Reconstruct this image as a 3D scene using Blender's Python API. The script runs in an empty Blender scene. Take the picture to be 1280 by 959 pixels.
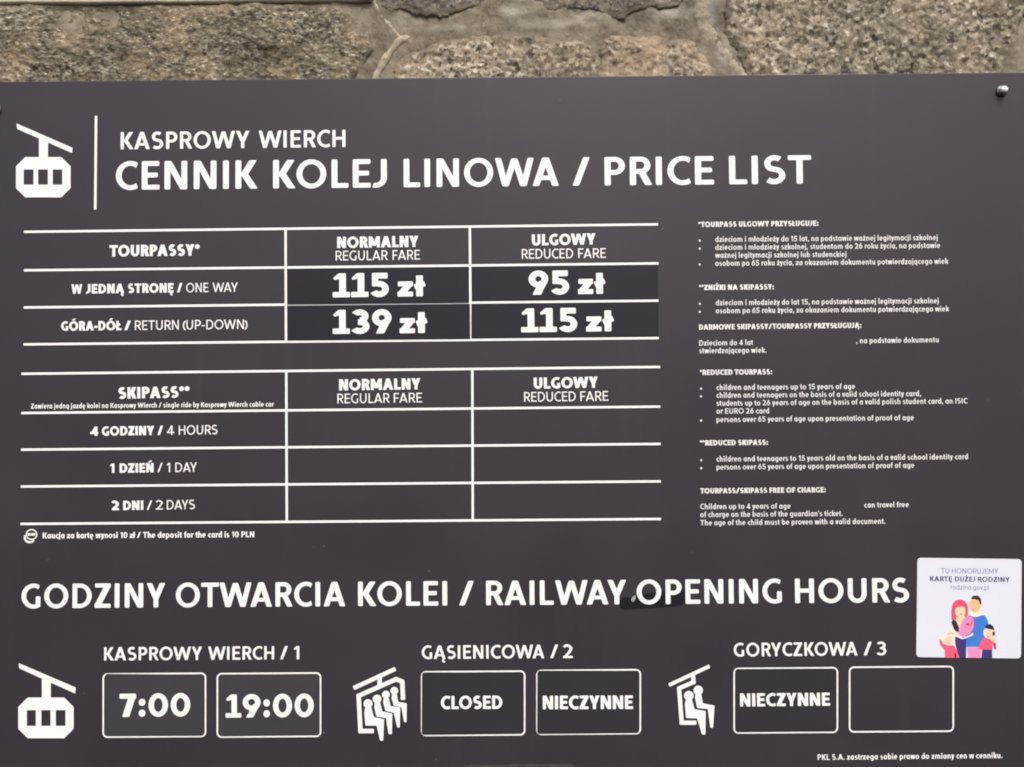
import bpy, bmesh, math, random
import numpy as np
from mathutils import Matrix, Vector
from mathutils.geometry import delaunay_2d_cdt, tessellate_polygon

random.seed(7)
S = bpy.context.scene
COL = S.collection
rad = math.radians

# ------------------------------------------------------------------ camera, sky, sun, exposure
FPX, CX, CY = 967.0, 640.0, 479.5            # focal length in photo pixels (photo 1280 x 959)
CAM = Vector((0.0, -1.0, 1.55))              # the board's face is the plane y = 0
YAW, PITCH, ROLL = rad(0.29), rad(1.49), rad(0.50)
CM = (Matrix.Rotation(YAW, 3, 'Z') @ Matrix.Rotation(PITCH, 3, 'X') @ Matrix.Rotation(ROLL, 3, 'Y'))
cam = bpy.data.cameras.new('camera')
cam.sensor_width = 36.0
cam.lens = 36.0 * FPX / 1280.0
cam.clip_start, cam.clip_end = 0.01, 500.0
co = bpy.data.objects.new('camera', cam)
COL.objects.link(co)
cols = [CM.col[0], CM.col[2], -CM.col[1]]    # right, up, backwards
m = Matrix.Identity(4)
for j in range(3):
    for i in range(3):
        m[i][j] = cols[j][i]
m.translation = CAM
co.matrix_world = m
S.camera = co

SUN_EL, SUN_AZ = rad(56), rad(166)           # azimuth from +Y towards +X: in front of the wall, a little right
w = bpy.data.worlds.new('World')
S.world = w
w.use_nodes = True
nt = w.node_tree
sky = nt.nodes.new('ShaderNodeTexSky')
sky.sky_type = 'NISHITA'
sky.sun_disc = False
sky.sun_elevation = SUN_EL
sky.sun_rotation = SUN_AZ
sky.air_density = 0.6
sky.dust_density = 6.0
sky.ozone_density = 0.6
bg = nt.nodes['Background']
bg.inputs['Strength'].default_value = 0.11
nt.links.new(sky.outputs['Color'], bg.inputs['Color'])
sun = bpy.data.lights.new('sun', 'SUN')
sun.energy = 1.3
sun.angle = rad(16)
sun.color = (1.0, 0.97, 0.925)
so = bpy.data.objects.new('sun', sun)
COL.objects.link(so)
sd = Vector((math.sin(SUN_AZ) * math.cos(SUN_EL), math.cos(SUN_AZ) * math.cos(SUN_EL), math.sin(SUN_EL)))
so.rotation_euler = sd.to_track_quat('Z', 'Y').to_euler()
so.location = sd * 5
vs = S.view_settings
vs.view_transform = 'Standard'
vs.look = 'None'
vs.gamma = 1.0
vs.use_curve_mapping = False
vs.exposure = 0.88
S.cycles.filter_width = 1.9

# ------------------------------------------------------------------ helpers


def P(px, py, y=0.0):
    """board-plane (or wall-plane) position seen at a photo pixel"""
    d = CM @ Vector(((px - CX) / FPX, 1.0, (CY - py) / FPX))
    t = (y - CAM.y) / d.y
    q = CAM + d * t
    return (q.x, q.z)


def mat(name, col, rough=0.5, spec=0.5, var=0.0, scale=40.0, metal=0.0, bump=0.0, bscale=300.0, coat=0.0):
    m = bpy.data.materials.new(name)
    m.use_nodes = True
    n = m.node_tree.nodes
    l = m.node_tree.links
    b = n['Principled BSDF']
    b.inputs['Roughness'].default_value = rough
    b.inputs['Specular IOR Level'].default_value = spec
    b.inputs['Metallic'].default_value = metal
    b.inputs['Coat Weight'].default_value = coat
    tc = n.new('ShaderNodeTexCoord')
    nz = n.new('ShaderNodeTexNoise')
    nz.inputs['Scale'].default_value = scale
    nz.inputs['Detail'].default_value = 5
    l.new(tc.outputs['Object'], nz.inputs['Vector'])
    rp = n.new('ShaderNodeValToRGB')
    rp.color_ramp.elements[0].position = 0.3
    rp.color_ramp.elements[1].position = 0.7
    rp.color_ramp.elements[0].color = [c * (1 - var) for c in col] + [1]
    rp.color_ramp.elements[1].color = [min(1, c * (1 + var)) for c in col] + [1]
    l.new(nz.outputs['Fac'], rp.inputs['Fac'])
    l.new(rp.outputs['Color'], b.inputs['Base Color'])
    if bump:
        bz = n.new('ShaderNodeTexNoise')
        bz.inputs['Scale'].default_value = bscale
        bz.inputs['Detail'].default_value = 3
        l.new(tc.outputs['Object'], bz.inputs['Vector'])
        bp = n.new('ShaderNodeBump')
        bp.inputs['Strength'].default_value = 1.0
        bp.inputs['Distance'].default_value = bump
        l.new(bz.outputs['Fac'], bp.inputs['Height'])
        l.new(bp.outputs['Normal'], b.inputs['Normal'])
    return m


def srgb(r, g, b):
    f = lambda c: (c / 255 / 12.92) if c / 255 <= 0.04045 else ((c / 255 + 0.055) / 1.055) ** 2.4
    return (f(r), f(g), f(b))


def link(o, parent=None, label=None, cat=None, group=None, kind=None):
    COL.objects.link(o)
    if parent:
        o.parent = parent
        if parent.type == 'EMPTY':
            o.matrix_parent_inverse = Matrix.Translation(-parent.location)
        else:
            o.matrix_parent_inverse = Matrix.Identity(4)
    if label: o['label'] = label
    if cat: o['category'] = cat
    if group: o['group'] = group
    if kind: o['kind'] = kind
    return o


def thing(name, loc, label, cat, group=None):
    e = bpy.data.objects.new(name, None)
    e.empty_display_size = 0.05
    e.location = loc
    return link(e, None, label, cat, group)


def mesh_obj(name, verts, faces, mats, parent=None, label=None, fm=None, smooth=False, **k):
    me = bpy.data.meshes.new(name)
    me.from_pydata([tuple(v) for v in verts], [], [tuple(f) for f in faces])
    for mm in (mats if isinstance(mats, (list, tuple)) else [mats]):
        me.materials.append(mm)
    if fm is not None:
        me.polygons.foreach_set('material_index', fm)
    if smooth:
        me.polygons.foreach_set('use_smooth', [True] * len(me.polygons))
    me.update()
    return link(bpy.data.objects.new(name, me), parent, label, **k)


# ---- planar shapes: union of overlapping polygons, with softly rounded corners
def area(p):
    return 0.5 * sum(p[i][0] * p[(i + 1) % len(p)][1] - p[(i + 1) % len(p)][0] * p[i][1] for i in range(len(p)))


def union(polys, fillet=0.0, eps=1e-5):
    vv, ff = [], []
    for p in polys:
        if abs(area(p)) < 1e-12:
            continue
        if area(p) < 0:
            p = p[::-1]
        ff.append(list(range(len(vv), len(vv) + len(p))))
        vv += [Vector(q) for q in p]
    ov, oe, of, _, _, oorig = delaunay_2d_cdt(vv, [], ff, 1, eps, True)
    tris = [tuple(t) for t, o in zip(of, oorig) if o]
    ov = [tuple(v) for v in ov]
    if fillet <= 0:
        return ov, tris
    edges = {}
    for t in tris:
        for i in range(len(t)):
            edges[(t[i], t[(i + 1) % len(t)])] = 1
    bnd = {}
    for a, b in edges:
        if (b, a) not in edges:
            bnd.setdefault(a, []).append(b)
    if any(len(x) > 1 for x in bnd.values()):
        return ov, tris
    loops = []
    while bnd:
        s = next(iter(bnd))
        lp = [s]
        c = bnd.pop(s)[0]
        while c != s and c in bnd:
            lp.append(c)
            c = bnd.pop(c)[0]
        loops.append([ov[i] for i in lp])
    out = []
    for lp in loops:
        n = len(lp)
        # drop collinear points
        q = []
        for i in range(n):
            a, b, c = Vector(lp[i - 1]), Vector(lp[i]), Vector(lp[(i + 1) % n])
            u, v = b - a, c - b
            if u.length < 1e-6 or v.length < 1e-6:
                continue
            if abs(u.normalized().cross(v.normalized())) < 0.01 and u.dot(v) > 0:
                continue
            q.append(lp[i])
        lp = q
        n = len(lp)
        r = []
        for i in range(n):
            a, b, c = Vector(lp[i - 1]), Vector(lp[i]), Vector(lp[(i + 1) % n])
            u, v = (a - b), (c - b)
            ang = u.normalized().angle(v.normalized(), 3.14)
            if ang > rad(150):
                r.append(tuple(b))
                continue
            convex = (b - a).cross(c - b) > 0
            f = min(fillet * (1.0 if convex else 0.5), 0.45 * u.length, 0.45 * v.length)
            p0, p2 = b + u.normalized() * f, b + v.normalized() * f
            for t in (0, 0.33, 0.67, 1):
                r.append(tuple(p0 * (1 - t) ** 2 + b * 2 * t * (1 - t) + p2 * t * t))
        if len(r) > 2:
            out.append(r)
    tt = tessellate_polygon([[Vector((x, y, 0)) for x, y in lp] for lp in out])
    flat = [q for lp in out for q in lp]
    return flat, [tuple(t) for t in tt]


def arc2(cx, cy, rx, ry, o0, o1, i0, i1, w, h):
    ix, iy = max(rx - w, 0.015), max(ry - h, 0.015)
    n = max(4, int(abs(o1 - o0) / 9))
    o = [(cx + rx * math.cos(rad(o0 + (o1 - o0) * k / n)), cy + ry * math.sin(rad(o0 + (o1 - o0) * k / n))) for k in range(n + 1)]
    i = [(cx + ix * math.cos(rad(i0 + (i1 - i0) * k / n)), cy + iy * math.sin(rad(i0 + (i1 - i0) * k / n))) for k in range(n + 1)]
    return [o + i[::-1]]


def arc(cx, cy, rx, ry, a0, a1, w, h):
    return arc2(cx, cy, rx, ry, a0, a1, a0, a1, w, h)


def ring(cx, cy, rx, ry, w, h):
    return arc(cx, cy, rx, ry, -90, 90, w, h) + arc(cx, cy, rx, ry, 90, 270, w, h)


def rc(x0, y0, x1, y1):
    return [[(x0, y0), (x1, y0), (x1, y1), (x0, y1)]]


def dg(x0, y0, x1, y1, hw):
    return [[(x0, y0), (x0 + hw, y0), (x1 + hw, y1), (x1, y1)]]


def disc(cx, cy, r, n=18):
    return [[(cx + r * math.cos(2 * math.pi * k / n), cy + r * math.sin(2 * math.pi * k / n)) for k in range(n)]]


def path(pts, w, smooth=True, closed=False):
    """stroke of even width along a (smoothed) centre line, one quad strip as a polygon"""
    if smooth:
        q = []
        ext = [pts[0]] + list(pts) + [pts[-1]]
        for k in range(1, len(ext) - 2):
            p0, p1, p2, p3 = ext[k - 1], ext[k], ext[k + 1], ext[k + 2]
            for s in range(6):
                t = s / 6
                q.append(tuple(0.5 * (2 * p1[a] + (p2[a] - p0[a]) * t + (2 * p0[a] - 5 * p1[a] + 4 * p2[a] - p3[a]) * t * t
                                      + (3 * p1[a] - p0[a] - 3 * p2[a] + p3[a]) * t ** 3) for a in (0, 1)))
        q.append(pts[-1])
        pts = q
    L, Rr = [], []
    n = len(pts)
    for k in range(n):
        a = Vector(pts[max(k - 1, 0)])
        b = Vector(pts[k])
        c = Vector(pts[min(k + 1, n - 1)])
        u = (b - a).normalized() if k else (c - b).normalized()
        v = (c - b).normalized() if k < n - 1 else u
        nn = Vector((-(u + v).y, (u + v).x)).normalized()
        s = min(1 / max(nn.dot(Vector((-u.y, u.x))), 0.4), 1.8)
        L.append(tuple(b + nn * w / 2 * s))
        Rr.append(tuple(b - nn * w / 2 * s))
    out = []
    for k in range(n - 1):
        out += [[Rr[k], Rr[k + 1], L[k + 1]], [Rr[k], L[k + 1], L[k]]]
    return out


# ------------------------------------------------------------------ lettering: a humanist sans drawn stroke by stroke (cap height = 1)
def glyph(ch, w, hv):
    h = w * (0.9 if not hv else 0.84)
    dw = 1.16 * w
    X = 0.72
    st, rd, di = 0.105, 0.06, 0.025
    acc = {'Ą': 'A', 'Ę': 'E', 'Ó': 'O', 'Ń': 'N', 'Ż': 'Z', 'Ł': 'L', 'ą': 'a', 'ę': 'e', 'ć': 'c', 'ł': 'l', 'ż': 'z', 'ś': 's', 'ó': 'o', 'ń': 'n'}
    if ch in acc:
        W, p, l, r = glyph(acc[ch], w, hv)
        up = ch.isupper()
        top = 1.0 if up else X
        if ch in 'ĄĘąę':
            x = W - w * 0.55 if ch in 'Ąą' else W * 0.68
            p = p + path([(x, 0.03), (x - 0.10, -0.10), (x - 0.05, -0.2), (x + 0.07, -0.19)], w * 0.72)
        elif ch in 'Żż':
            p = p + disc(W / 2, top + 0.06 + w * 0.55, w * 0.56)
        elif ch == 'Ł':
            p = p + path([(-0.10, 0.36), (0.40, 0.66)], w * 0.9, False)
        elif ch == 'ł':
            if hv:
                W = w * 1.12
                p = rc(0, 0, W, 1) + path([(-0.07, 0.45), (W + 0.09, 0.61)], w * 0.92, False)
                l, r = 0.09, 0.1
            else:
                p = p + path([(-0.12, 0.42), (W + 0.12, 0.64)], w * 0.85, False)
        else:
            p = p + dg(W / 2 - w * 0.7, top + 0.07, W / 2 - w * 0.1, top + 0.07 + 0.2, w)
        return W, p, l, r
    if ch == 'A':
        W = 0.86
        return W, dg(0, 0, W / 2 - dw / 2, 1, dw) + dg(W - dw, 0, W / 2 - dw / 2, 1, dw) + rc(.2 * W, .21, .8 * W, .21 + h * .92), di, di
    if ch == 'B':
        W = .64; c = W - .3
        return W, rc(0, 0, w, 1) + rc(0, 1 - h, c, 1) + rc(0, 0, c, h) + rc(0, .52 - h / 2, c, .52 + h / 2) + arc(c, .5 * (1 + .52 - h / 2), .27, .5 * (1 - .52 + h / 2), -90, 90, w, h) + arc(c, .5 * (.52 + h / 2), .3, .5 * (.52 + h / 2), -90, 90, w, h), st, rd
    if ch == 'C':
        W = .70
        return W, arc2(.47, .5, .47, .512, 59, 301, 50, 310, w, h), rd, .03
    if ch == 'D':
        W = .76; c = .30
        return W, rc(0, 0, w, 1) + rc(0, 0, c, h) + rc(0, 1 - h, c, 1) + arc(c, .5, W - c, .5, -90, 90, w, h), st, rd
    if ch == 'E':
        W = .575
        return W, rc(0, 0, w, 1) + rc(0, 0, W, h) + rc(0, 1 - h, W - .01, 1) + rc(0, .51 - h / 2, W * .9, .51 + h / 2), st, .05
    if ch == 'F':
        W = .54
        return W, rc(0, 0, w, 1) + rc(0, 1 - h, W, 1) + rc(0, .48 - h / 2, W * .9, .48 + h / 2), st, .03
    if ch == 'G':
        W = .75
        return W, arc2(.48, .5, .48, .512, 60, 302, 52, 310, w, h) + rc(W - w, .06, W, .49), rd, .09
    if ch == 'H':
        W = .72
        return W, rc(0, 0, w, 1) + rc(W - w, 0, W, 1) + rc(0, .51 - h / 2, W, .51 + h / 2), st, st
    if ch == 'I':
        return w, rc(0, 0, w, 1), st, st
    if ch == 'J':
        W = .44
        return W, rc(W - w, .3, W, 1) + arc(W - .38, .33, .38, .34, 258, 360, w, h), .02, st
    if ch == 'K':
        W = .70
        return W, rc(0, 0, w, 1) + dg(w * .72, .46, W - dw * 1.12 - .01, 1, dw * 1.12) + dg(W - dw * 1.12 + .02, 0, w * .72, .56, dw * 1.12) + rc(0, .44, w * 1.5, .57), st, .015
    if ch == 'L':
        W = .54
        return W, rc(0, 0, w, 1) + rc(0, 0, W, h), st, .03
    if ch == 'M':
        W = .92
        return W, rc(0, 0, w, 1) + rc(W - w, 0, W, 1) + dg(W / 2 - dw / 2, .16, 0, 1, dw) + dg(W / 2 - dw / 2, .16, W - dw, 1, dw), st, st
    if ch == 'N':
        W = .73
        return W, rc(0, 0, w, 1) + rc(W - w, 0, W, 1) + dg(W - dw, 0, 0, 1, dw), st, st
    if ch == 'O':
        W = .95
        return W, ring(W / 2, .5, W / 2, .512, w, h), rd, rd
    if ch == 'P':
        W = .62; c = W - .31; yb = .37
        return W, rc(0, 0, w, 1) + rc(0, 1 - h, c, 1) + rc(0, yb, c, yb + h) + arc(c, (1 + yb) / 2, .31, (1 - yb) / 2, -90, 90, w, h), st, .04
    if ch == 'R':
        W = .66; c = W - .33; yb = .40
        return W, rc(0, 0, w, 1) + rc(0, 1 - h, c, 1) + rc(0, yb, c, yb + h) + arc(c, (1 + yb) / 2, .30, (1 - yb) / 2, -90, 90, w, h) + dg(W - dw + .02, 0, .24, yb + h * .5, dw), st, .02
    if ch in 'Ss':
        k = 1 if ch == 'S' else X
        W = .66 if ch == 'S' else .47
        a = w * (.98 if ch == 'S' else .9)
        ms = .515 * k
        ru, rl = (k + .012 - a / 2 - ms) / 2, (ms - a / 2 + .012) / 2
        cu, cl = ms + ru, ms - rl
        xu, xl = W / 2 - a / 2 - .03, W / 2 - a / 2
        pts = [(W * .51 + xu * 1.15 * math.cos(rad(t)), cu + ru * math.sin(rad(t))) for t in (46, 68, 90)]
        pts += [(W * .51 + xu * math.cos(rad(t)), cu + ru * math.sin(rad(t))) for t in (115, 140, 165, 190, 215, 240)]
        pts += [(W * .5 + xl * math.cos(rad(t)), cl + rl * math.sin(rad(t))) for t in (60, 35, 10, -15, -40, -65)]
        pts += [(W * .5 + xl * 1.12 * math.cos(rad(t)), cl + rl * math.sin(rad(t))) for t in (-90, -112, -136)]
        return W, path(pts, a), .05, .05
    if ch == 'T':
        W = .70
        return W, rc(W / 2 - w / 2, 0, W / 2 + w / 2, 1) + rc(0, 1 - h, W, 1), .03, .03
    if ch == 'U':
        W = .71
        return W, rc(0, .36, w, 1) + rc(W - w, .36, W, 1) + arc(W / 2, .37, W / 2, .38, 180, 360, w, h), st, st
    if ch == 'V':
        W = .80
        return W, dg(W / 2 - dw / 2, 0, 0, 1, dw) + dg(W / 2 - dw / 2, 0, W - dw, 1, dw), di, di
    if ch == 'W':
        W = 1.27; dw = 1.08 * w; b = .27 * W - dw / 2
        return W, dg(b, 0, 0, 1, dw) + dg(b, 0, W / 2 - dw / 2, .98, dw) + dg(W - b - dw, 0, W / 2 - dw / 2, .98, dw) + dg(W - b - dw, 0, W - dw, 1, dw), di, di
    if ch == 'X':
        W = .72
        return W, dg(0, 0, W - dw, 1, dw) + dg(W - dw, 0, 0, 1, dw), di, di
    if ch == 'Y':
        W = .74
        return W, rc(W / 2 - w / 2, 0, W / 2 + w / 2, .46) + dg(W / 2 - dw / 2, .36, 0, 1, dw) + dg(W / 2 - dw / 2, .36, W - dw, 1, dw), di, di
    if ch in 'Zz':
        k = 1 if ch == 'Z' else X
        W = .64 if ch == 'Z' else (.50 if not hv else .70)
        return W, rc(0, 0, W, h) + rc(0.02, k - h, W, k) + dg(0, h * .7, W - dw * 1.2, k - h * .7, dw * 1.2), .05, .05
    # --- digits
    if ch == '0':
        W = .64 if not hv else .90
        return W, ring(W / 2, .5, W / 2, .512, w, h), rd, rd
    if ch == '1':
        if hv:
            W = .74; x = .33
            return W, rc(x - .05, 0, x + w - .05, 1) + rc(0, 0, W, h * .92) + [[(.02, .80), (.02 + .05, .72), (x, .78), (x, 1), (x - .08, 1)]], .02, .02
        W = .20 + w
        return W, rc(W - w, 0, W, 1) + [[(0, .80), (.05, .70), (W - w * .5, .82), (W - w * .5, 1), (W - w, 1)]], .08, .11
    if ch == '2':
        W = .60
        return W, path([(.05, .80), (.16, .93 - h * .1), (.31, 1 - h / 2), (W - w / 2 - .02, .74), (W - .2, .47), (.16, h * .9), (.10, h * .5)], w) + rc(0, 0, W, h), .07, .07
    if ch == '3':
        W = .62 if not hv else .78
        c = .28 if not hv else .36
        return W, arc(c, .725, W - c - .04, .285, -90, 150, w, h) + arc(c, .30, W - c, .312, -150, 90, w, h) + rc(c - .08, .60 - h, c + .05, .60), .05, .06
    if ch == '4':
        W = .68; sx = W * .60 - w * .2
        return W, rc(0, .20, W, .20 + h) + rc(sx, 0, sx + w, 1) + dg(0, .22, sx - .02 + w * .25, 1, dw * .78), .04, .05
    if ch == '5':
        W = .62 if not hv else .78
        c = .28 if not hv else .37
        return W, rc(.07, 1 - h, W - .05, 1) + rc(.07, .44, .07 + w * .9, 1) + arc(c, .325, W - c, .337, -152, 112, w, h), .06, .06
    if ch in '69':
        W = .64 if not hv else .84
        p = ring(W / 2, .655, W / 2, .357, w, h) + dg(.16 * W + .02, 0, W - dw * 1.1 - .015, .58, dw * 1.1)
        if ch == '6':
            p = [[(W - x, 1 - y) for x, y in q] for q in p]
        return W, p, .05, .05
    if ch == '7':
        W = .60 if not hv else .76
        return W, rc(0, 1 - h, W, 1) + dg(.12, 0, W - dw * 1.1, 1 - h * .4, dw * 1.1), .04, .04
    if ch == '8':
        W = .62
        return W, ring(W / 2, .74, W / 2 - .04, .272, w, h) + ring(W / 2, .28, W / 2, .292, w, h), .06, .06
    # --- lower case
    if ch in 'adgq':
        W = .58
        p = ring(.30, X / 2, .30, X / 2 + .012, w, h)
        y0, y1 = {'a': (0, X), 'd': (0, 1.06), 'q': (-.25, X), 'g': (-.02, X)}[ch]
        p = p + rc(W - w, y0, W, y1)
        if ch == 'g':
            p = p + arc(W - .30, 0, .30, .26, 235, 360, w, h)
        return W, p, rd, st * .85
    if ch in 'bp':
        W = .58
        y0, y1 = (0, 1.06) if ch == 'b' else (-.25, X)
        return W, ring(W - .30, X / 2, .30, X / 2 + .012, w, h) + rc(0, y0, w, y1), st * .85, rd
    if ch == 'c':
        W = .48
        return W, arc2(.33, X / 2, .33, X / 2 + .012, 58, 302, 48, 312, w, h), rd, .03
    if ch == 'e':
        W = .57
        return W, arc(W / 2, X / 2, W / 2, X / 2 + .012, 0, 308, w, h) + rc(w * .5, X / 2 - h * .5, W - .02, X / 2 + h * .35), rd, .05
    if ch == 'o':
        W = .62
        return W, ring(W / 2, X / 2, W / 2, X / 2 + .012, w, h), rd, rd
    if ch in 'nhmr':
        y1 = 1.06 if ch == 'h' else X
        p = rc(0, 0, w, y1)
        if ch == 'r':
            W = .36
            return W, p + arc(.33, .40, .33, .33, 70, 180, w, h), st * .85, .01
        W = .54
        p = p + arc(W / 2, .42, W / 2, .312, 0, 180, w, h) + rc(W - w, 0, W, .42)
        if ch == 'm':
            a = W - w
            p = p + arc(a + W / 2, .42, W / 2, .312, 0, 180, w, h) + rc(a + W - w, 0, a + W, .42)
            W = a + W
        return W, p, st * .85, st * .85
    if ch == 'u':
        W = .54
        return W, rc(W - w, 0, W, X) + arc(W / 2, .30, W / 2, .312, 180, 360, w, h) + rc(0, .30, w, X), st * .85, st * .85
    if ch == 't':
        W = .38
        return W, rc(.09, .18, .09 + w, .92) + rc(0, X - h, W - .02, X) + arc(.09 + .26, .22, .26, .23, 180, 275, w, h), .02, .03
    if ch == 'f':
        W = .38
        return W, rc(.09, 0, .09 + w, .80) + rc(0, X - h, W - .04, X) + arc(.09 + .26, .80, .26, .26, 80, 180, w, h), .02, .01
    if ch == 'i':
        return w, rc(0, 0, w, X) + disc(w / 2, .93, w * .6), st * .85, st * .85
    if ch == 'j':
        return w, rc(0, -.05, w, X) + disc(w / 2, .93, w * .6) + arc(w - .24, -.03, .24, .22, 262, 360, w, h), st * .85, st * .85
    if ch == 'l':
        return w, rc(0, 0, w, 1.06 if not hv else 1.0), st * .85, st * .85
    if ch == 'k':
        W = .54
        return W, rc(0, 0, w, 1.06) + dg(w * .7, .30, W - dw * 1.1, X, dw * 1.1) + dg(W - dw * 1.05 + .02, 0, w * .8, .42, dw * 1.1), st * .85, .01
    if ch in 'vy':
        W = .54
        p = dg(W / 2 - dw / 2, 0, 0, X, dw) + dg(W / 2 - dw / 2, 0, W - dw, X, dw)
        if ch == 'y':
            p = p + dg(W / 2 - dw / 2 - .15, -.25, W / 2 - dw / 2 + .01, .03, dw)
        return W, p, .015, .015
    if ch == 'w':
        W = .84; b = .27 * W - dw / 2
        return W, dg(b, 0, 0, X, dw) + dg(b, 0, W / 2 - dw / 2, X, dw) + dg(W - b - dw, 0, W / 2 - dw / 2, X, dw) + dg(W - b - dw, 0, W - dw, X, dw), .015, .015
    # --- signs
    if ch == '/':
        W = .36 + dw
        return W, dg(0, 0, .36, 1, dw), .03, .03
    if ch == '*':
        W = .40; p = []
        for a in (90, 30, 150):
            c, s = math.cos(rad(a)) * .2, math.sin(rad(a)) * .2
            p = p + path([(.2 - c, .78 - s), (.2 + c, .78 + s)], w * .62, False)
        return W, p, .03, .03
    if ch == '-':
        return .34, rc(0, .38 - h / 2, .34, .38 + h / 2), .05, .05
    if ch == ':':
        r = w * .56 if not hv else .155
        return 2 * r, disc(r, r, r) + disc(r, .60 if not hv else .62, r), .08, .08
    if ch in '.,':
        r = w * .6
        p = disc(r, r, r)
        if ch == ',':
            p = p + dg(r * .1, -.16, r * .8, r, w * .7)
        return 2 * r, p, .06, .06
    if ch == "'":
        return w * .8, rc(0, .72, w * .8, 1.05), .06, .06
    if ch == '(':
        W = .26
        return W, arc(.6, .42, .6, .66, 128, 232, w, w), .05, .02
    if ch == ')':
        return .26, [[(.26 - x, y) for x, y in q] for q in glyph('(', w, hv)[1]], .02, .05
    raise ValueError(ch)


KERN = {}
for s, v in (('AW WA AY YA AV VA LY LT TA AT', -.10), ('KO OW WO YO RY PA FA WI LO', -.03), ('AS SA AR RA LA LN AL', 0), ('OT TO RT TW', -.04), ('y. r. y, r, w.', -.05)):
    for q in s.split():
        KERN[q] = v
CACHE = {}


def shaped(ch, w, hv, fil):
    k = (ch, round(w, 3), hv, round(fil, 3))
    if k not in CACHE:
        W, p, l, r = glyph(ch, w, hv)
        CACHE[k] = (W, union(p, fil), l, r)
    return CACHE[k]


class Ink:
    """collects flat print in board-plane coordinates"""
    def __init__(s):
        s.v, s.f, s.m = [], [], []

    def add(s, verts, faces, y, mi=0):
        o = len(s.v)
        for x, z in verts:
            s.v.append((x, y, z))
        for f in faces:
            a = sum(verts[f[i]][0] * verts[f[(i + 1) % len(f)]][1] - verts[f[(i + 1) % len(f)]][0] * verts[f[i]][1] for i in range(len(f)))
            f = f if a > 0 else f[::-1]              # face -Y
            s.f.append(tuple(o + i for i in f))
            s.m.append(mi)

    def polys(s, polys_px, y, mi=0, fil=0.0, eps=1e-7):
        pp = [[P(*q) for q in p] for p in polys_px]
        v, f = union(pp, fil, eps)
        s.add(v, f, y, mi)

    def word(s, text, x0, x1, yb, cap, w, y, hv=False, fil=0.0, mi=0, track=0.0):
        """text with its ink from pixel x0 to x1 on the baseline yb(x) (pixels), cap height cap (pixels)"""
        x = 0.0
        items = []
        prev = None
        first_l = None
        for ch in text:
            if ch == ' ':
                x += .30
                prev = None
                continue
            W, (gv, gf), l, r = shaped(ch, w, hv, fil)
            if w > .2 and not hv:
                l, r = l * .6, r * .6
            if first_l is None:
                l = 0
                first_l = 1
            if prev:
                x += KERN.get(prev + ch, 0) + track
            x += l
            items.append((x, gv, gf))
            x += W
            end = x
            x += r
            prev = ch
        A = Vector(P(x0, yb(x0)))
        B = Vector(P(x1, yb(x1)))
        U = (B - A) / end
        V = Vector(P(x0, yb(x0) - cap)) - Vector(P(x0, yb(x0)))
        V = Vector((-U.y, U.x)).normalized() * V.length
        for gx, gv, gf in items:
            s.add([tuple(A + U * (gx + a) + V * b) for a, b in gv], gf, y, mi)

    def obj(s, name, mats, parent, label=None, **k):
        return mesh_obj(name, s.v, s.f, mats, parent, label, fm=s.m if isinstance(mats, (list, tuple)) else None, **k)


def base(x0, y0, x1, y1):
    return lambda x: y0 + (y1 - y0) * (x - x0) / (x1 - x0)


def slab(name, corners, y_back, y_front, r, mats, parent=None, label=None, bev=0.0, **k):
    """thin plate with rounded corners from four board-plane corners (tl, tr, br, bl)"""
    c = [Vector(q) for q in corners]
    loop = []
    for i in range(4):
        b, a, d = c[i], c[i - 1], c[(i + 1) % 4]
        u, v = (a - b).normalized(), (d - b).normalized()
        if r <= 0:
            loop.append(b)
            continue
        p0, p2 = b + u * r, b + v * r
        for t in np.linspace(0, 1, 6):
            # close to a circular fillet
            q = p0 * (1 - t) ** 2 + b * 2 * t * (1 - t) + p2 * t * t
            loop.append(q)
    n = len(loop)
    bm = bmesh.new()
    fr = [bm.verts.new((q.x, y_front, q.y)) for q in loop]
    bk = [bm.verts.new((q.x, y_back, q.y)) for q in loop]
    bm.faces.new(fr)
    bm.faces.new(bk[::-1])
    for i in range(n):
        bm.faces.new((fr[i], bk[i], bk[(i + 1) % n], fr[(i + 1) % n]))
    bmesh.ops.recalc_face_normals(bm, faces=bm.faces[:])
    if bev:
        ed = [e for e in bm.edges if all(abs(v.co.y - y_front) < 1e-7 for v in e.verts)]
        bmesh.ops.bevel(bm, geom=ed, offset=bev, segments=3, affect='EDGES', profile=0.5)
    me = bpy.data.meshes.new(name)
    bm.to_mesh(me)
    bm.free()
    me.materials.append(mats)
    return link(bpy.data.objects.new(name, me), parent, label, **k)


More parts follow.
